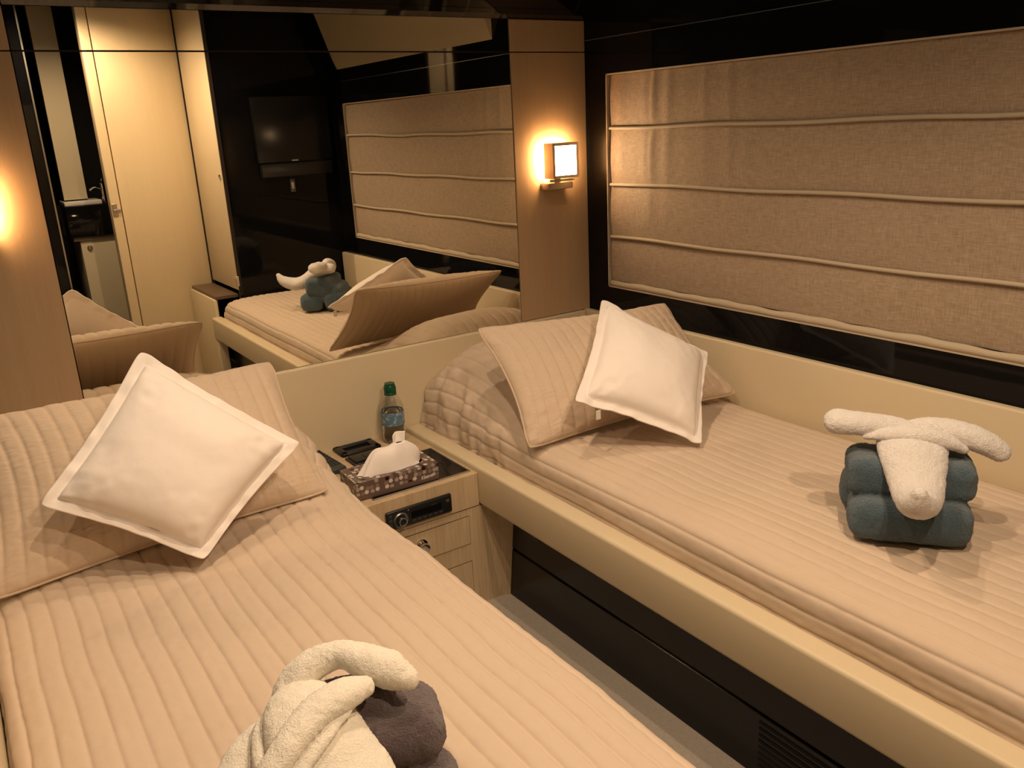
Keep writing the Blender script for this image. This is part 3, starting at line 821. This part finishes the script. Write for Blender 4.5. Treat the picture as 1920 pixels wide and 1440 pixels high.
# square folded tip above the plume
bm = bmesh.new()
V = np.zeros((12, 12, 3))
for j in range(12):
    for i in range(12):
        u_, v_ = i/11-0.5, j/11
        V[j, i] = (0.030+u_*(0.030+0.004*v_)+0.004*v_, 0.004+0.010*math.cos(u_*5)+0.004*v_-0.006, TBH+0.052+0.032*v_+0.006*u_)
me = grid_mesh('tissue_tip', V); me.transform(MT)
o = obj('tissue_tip', me, M_tis, tb, angle=None)
s_ = o.modifiers.new('s', 'SOLIDIFY'); s_.thickness = 0.002
# lettering on the front
fc = bpy.data.curves.new('lettering', 'FONT'); fc.body = 'Kleenex'; fc.size = 0.0135; fc.shear = 0.3; fc.extrude = 0.0002; fc.offset = 0.0003; fc.space_character = 0.85
fo = bpy.data.objects.new('lettering', fc); C.objects.link(fo)
dg = bpy.context.evaluated_depsgraph_get(); dg.update()
tme = bpy.data.meshes.new_from_object(fo.evaluated_get(dg)); bpy.data.objects.remove(fo)
tme.transform(MT @ Matrix.Translation((0.062, -hy-0.0003, 0.010)) @ Matrix.Rotation(R(4), 4, 'Y').inverted() @ Matrix.Rotation(R(90), 4, 'X'))
tme.materials.clear()
obj('lettering', tme, mat('silver print', (0.6, 0.57, 0.54), 0.4), tb, smooth=False)

# ------------------------------------------------------------ towel elephants
def voxelise(bm, vox, name, amp, freq, smooth_it=4):
    me = mesh_from(bm, name)
    o = bpy.data.objects.new('tmp', me); C.objects.link(o)
    r = o.modifiers.new('r', 'REMESH'); r.mode = 'VOXEL'; r.voxel_size = vox; r.use_smooth_shade = True
    s = o.modifiers.new('s', 'SMOOTH'); s.factor = 0.6; s.iterations = smooth_it
    dg = bpy.context.evaluated_depsgraph_get(); dg.update()
    out = bpy.data.meshes.new_from_object(o.evaluated_get(dg))
    bpy.data.objects.remove(o)
    n = len(out.vertices); co = np.empty(n*3, 'f'); no = np.empty(n*3, 'f')
    out.vertices.foreach_get('co', co); out.vertices.foreach_get('normal', no)
    co = co.reshape(-1, 3); no = no.reshape(-1, 3)
    d = np.array([noise.noise(Vector(c)*freq) + 0.9*noise.noise(Vector(c)*freq*0.22) for c in co])
    co = co+no*(d*amp)[:, None]
    out.vertices.foreach_set('co', co.reshape(-1)); out.update()
    for p in out.polygons: p.use_smooth = True
    return out

def figure(name, loc, rot, label, cbody, chead, ears, trunk, body_scale=(1, 1, 1), shift=(0, 0), bev=0.018, flare=1.0, shade_hump=False):
    t = thing(name, label, 'towel animal', loc, rot, 'folded towel elephants')
    MW = Matrix.Translation(loc) @ Matrix.Rotation(rot, 4, 'Z')
    sx, sy, sz = body_scale
    bm = bmesh.new()
    # folded roll across the front, upper fold, two haunches at the back
    add_box(bm, -0.104*sx, 0.104*sx*flare, -0.100*sy, 0.0*sy, 0.004, 0.084*sz, min(0.034, bev+0.012), 5)
    if shade_hump: add_sweep(bm, [((-0.070, 0.010, 0.100), .030, .026), ((-0.020, 0.012, 0.128), .034, .026), ((0.030, 0.004, 0.126), .034, .024)], 18)  # lump added so the gap under the ear loop shows as dark shade
    add_box(bm, -0.108*sx, 0.108*sx, -0.066*sy, 0.050*sy, 0.078*sz, 0.152*sz, bev+0.006, 5)
    add_box(bm, -0.095*sx, 0.095*sx, -0.040*sy, 0.055*sy, 0.045, 0.120*sz, 0.018, 3)
    add_box(bm, -0.062*sx, -0.006, -0.080*sy, -0.02, 0.000, 0.03, 0.009, 3)
    add_box(bm, 0.016, 0.080*sx, -0.078*sy, -0.02, 0.000, 0.03, 0.009, 3)
    add_box(bm, -0.112*sx, 0.108*sx, 0.012*sy, 0.104*sy, 0.002, 0.092*sz, 0.034, 5)
    add_box(bm, -0.100*sx, 0.080*sx, 0.010*sy, 0.080*sy, 0.060*sz, 0.125*sz, 0.028, 5, Matrix.Rotation(R(-6), 4, 'X'))
    bmesh.ops.transform(bm, matrix=MW @ Matrix.Translation((shift[0], shift[1], 0)), verts=bm.verts)
    obj('body', voxelise(bm, 0.0035, 'body', 0.0016, 230, 4), cbody, t, angle=None)
    for nm, pts, vox in trunk+ears:
        bm = bmesh.new(); add_sweep(bm, pts, 20, rings_between=6)
        bmesh.ops.transform(bm, matrix=MW, verts=bm.verts)
        obj(nm, voxelise(bm, vox, nm, 0.0014, 260, 3), chead, t, angle=None)
    return t

trunk_r = [('trunk', [((0.0, 0.030, 0.180), .045, .022), ((0.0, 0.0, 0.180), .060, .028), ((0.0, -0.035, 0.165), .060, .030), ((0.002, -0.070, 0.140), .052, .030),
                      ((0.002, -0.105, 0.122), .045, .029), ((0.0, -0.140, 0.117), .039, .028), ((-0.004, -0.170, 0.124), .033, .026), ((-0.008, -0.193, 0.138), .025, .021), ((-0.010, -0.208, 0.158), .013, .012)], 0.0035)]
ears_r = [('ear', [((0.030, -0.006, 0.190), .008, .010), ((-0.020, 0.004, 0.198), .018, .016), ((-0.060, 0.004, 0.200), .025, .020), ((-0.100, 0.0, 0.202), .029, .022), ((-0.130, -0.002, 0.204), .028, .024)], 0.003),
          ('ear', [((-0.010, 0.010, 0.194), .010, .014), ((0.030, 0.008, 0.200), .018, .018), ((0.070, 0.0, 0.196), .025, .021), ((0.110, -0.004, 0.184), .028, .022), ((0.145, -0.006, 0.166), .022, .019)], 0.003),
          ('brow_fold', [((-0.080, -0.020, 0.184), .006, .005), ((-0.040, -0.024, 0.192), .016, .014), ((0.010, -0.028, 0.194), .018, .017), ((0.050, -0.028, 0.188), .017, .015), ((0.084, -0.026, 0.172), .010, .008)], 0.003)]
figure('towel_elephant', (1.402, -1.402, 0.501), R(-52), 'towel folded into an elephant, teal body and white head, on the right bed', M_teal, M_towel, ears_r, trunk_r)

trunk_l = [('trunk', [((-0.035, 0.010, 0.150), .030, .020), ((-0.034, -0.020, 0.152), .046, .026), ((-0.022, -0.060, 0.134), .056, .030), ((-0.004, -0.105, 0.106), .064, .032),
                      ((0.012, -0.150, 0.090), .060, .030), ((0.022, -0.195, 0.092), .044, .026), ((0.026, -0.230, 0.108), .026, .018), ((0.026, -0.246, 0.130), .012, .011)], 0.0035),
           ('side_drape', [((-0.062, -0.002, 0.128), .020, .016), ((-0.086, -0.030, 0.114), .038, .020), ((-0.100, -0.075, 0.090), .046, .022), ((-0.106, -0.125, 0.055), .048, .022), ((-0.108, -0.160, 0.030), .046, .020)], 0.0035),
           ('fold', [((0.012, -0.052, 0.166), .010, .006), ((-0.018, -0.078, 0.160), .017, .007), ((-0.052, -0.108, 0.142), .020, .008), ((-0.088, -0.145, 0.112), .020, .008), ((-0.108, -0.170, 0.085), .016, .008)], 0.003),
           ('fold', [((-0.058, 0.002, 0.146), .009, .009), ((-0.078, -0.024, 0.140), .012, .011), ((-0.080, -0.060, 0.130), .012, .011), ((-0.074, -0.100, 0.116), .011, .010), ((-0.074, -0.140, 0.092), .010, .009)], 0.003)]
ears_l = [('ear', [((-0.056, 0.006, 0.128), .016, .014), ((-0.052, 0.012, 0.150), .022, .016), ((-0.026, 0.026, 0.172), .022, .018), ((0.010, 0.024, 0.184), .017, .016), ((0.036, 0.008, 0.182), .020, .018), ((0.064, -0.009, 0.174), .023, .021), ((0.084, -0.022, 0.166), .014, .013)], 0.003),
          ('brow_fold', [((0.034, -0.028, 0.172), .014, .012), ((0.010, -0.042, 0.176), .021, .017), ((-0.022, -0.062, 0.174), .021, .016), ((-0.052, -0.092, 0.162), .018, .014), ((-0.084, -0.126, 0.138), .015, .012)], 0.003)]
figure('towel_elephant', (0.268, -1.392, 0.503), R(-20), 'towel folded into an elephant, taupe body and ivory head, on the left bed', M_brown, M_towel_n, ears_l, trunk_l, body_scale=(0.96, 0.95, 0.84), shift=(0.018, 0.000), bev=0.030, flare=1.14, shade_hump=True)

# ------------------------------------------------------------ washroom beyond the doorway (seen in the mirror)
bm = bmesh.new()
add_box(bm, 0.30, 1.3, -3.35, -3.30, 0, 2.0); add_box(bm, 0.25, 0.30, -3.35, YA-0.05, 0, 2.0); add_box(bm, 1.30, 1.35, -3.35, YA-0.05, 0, 2.0)
struct('wall_washroom', bm, M_blacksat, smooth=False)
struct('trim_6', box(0.54, 0.548, -2.905, -2.895, 0.0, 1.949), M_steel, smooth=False)
struct('wall_partition', box(0.60, 0.715, -2.99, -2.95, 0.985, CEIL-0.001), M_wallbath, smooth=False)
va_ = thing('vanity_unit', 'beige washroom vanity with a black basin counter, seen in the mirror through the doorway', 'vanity', (0.78, -3.0, 0))
obj('counter', box(0.585, 1.10, -3.20, -2.88, 0.79, 0.955, 0.004), M_black, va_)
obj('basin_rim', box(0.590, 0.775, -3.10, -2.90, 0.955, 0.978, 0.004), M_ceramic, va_)
obj('wood_edge', box(0.600, 1.10, -3.20, -2.89, 0.770, 0.7895), M_woodedge, va_)
vd = obj('door', box(0.630, 1.10, -3.20, -2.90, 0.02, 0.7695, 0.003), M_wallbath, va_)
kb = bmesh.new(); add_lathe(kb, [(0, 0), (0.014, 0), (0.014, 0.004), (0.009, 0.010), (0, 0.012)], (0, 0, 0), 20, Matrix.Translation((0.672, -2.90, 0.728)) @ Matrix.Rotation(R(-90), 4, 'X'))
obj('knob', kb, M_nickel, vd)
tp = thing('basin_tap', 'chrome tap on the washroom basin, seen in the mirror through the doorway', 'tap', (0.80, -2.97, 0.957))
bm = bmesh.new(); add_lathe(bm, [(0, 0), (0.018, 0), (0.018, 0.006), (0.012, 0.010), (0.012, 0.10), (0.014, 0.105), (0, 0.108)], (0.80, -2.97, 0.957), 20)
obj('column', bm, M_chrome, tp)
bm = bmesh.new(); add_sweep(bm, [((0.80, -2.97, 1.03), .009, .009), ((0.77, -2.99, 1.045), .009, .009), ((0.74, -3.0, 1.03), .008, .008)], 12)
obj('spout', bm, M_chrome, tp)
bm = bmesh.new(); add_sweep(bm, [((0.80, -2.97, 1.065), .006, .006), ((0.80, -2.94, 1.085), .005, .005)], 10)
obj('lever', bm, M_chrome, tp)
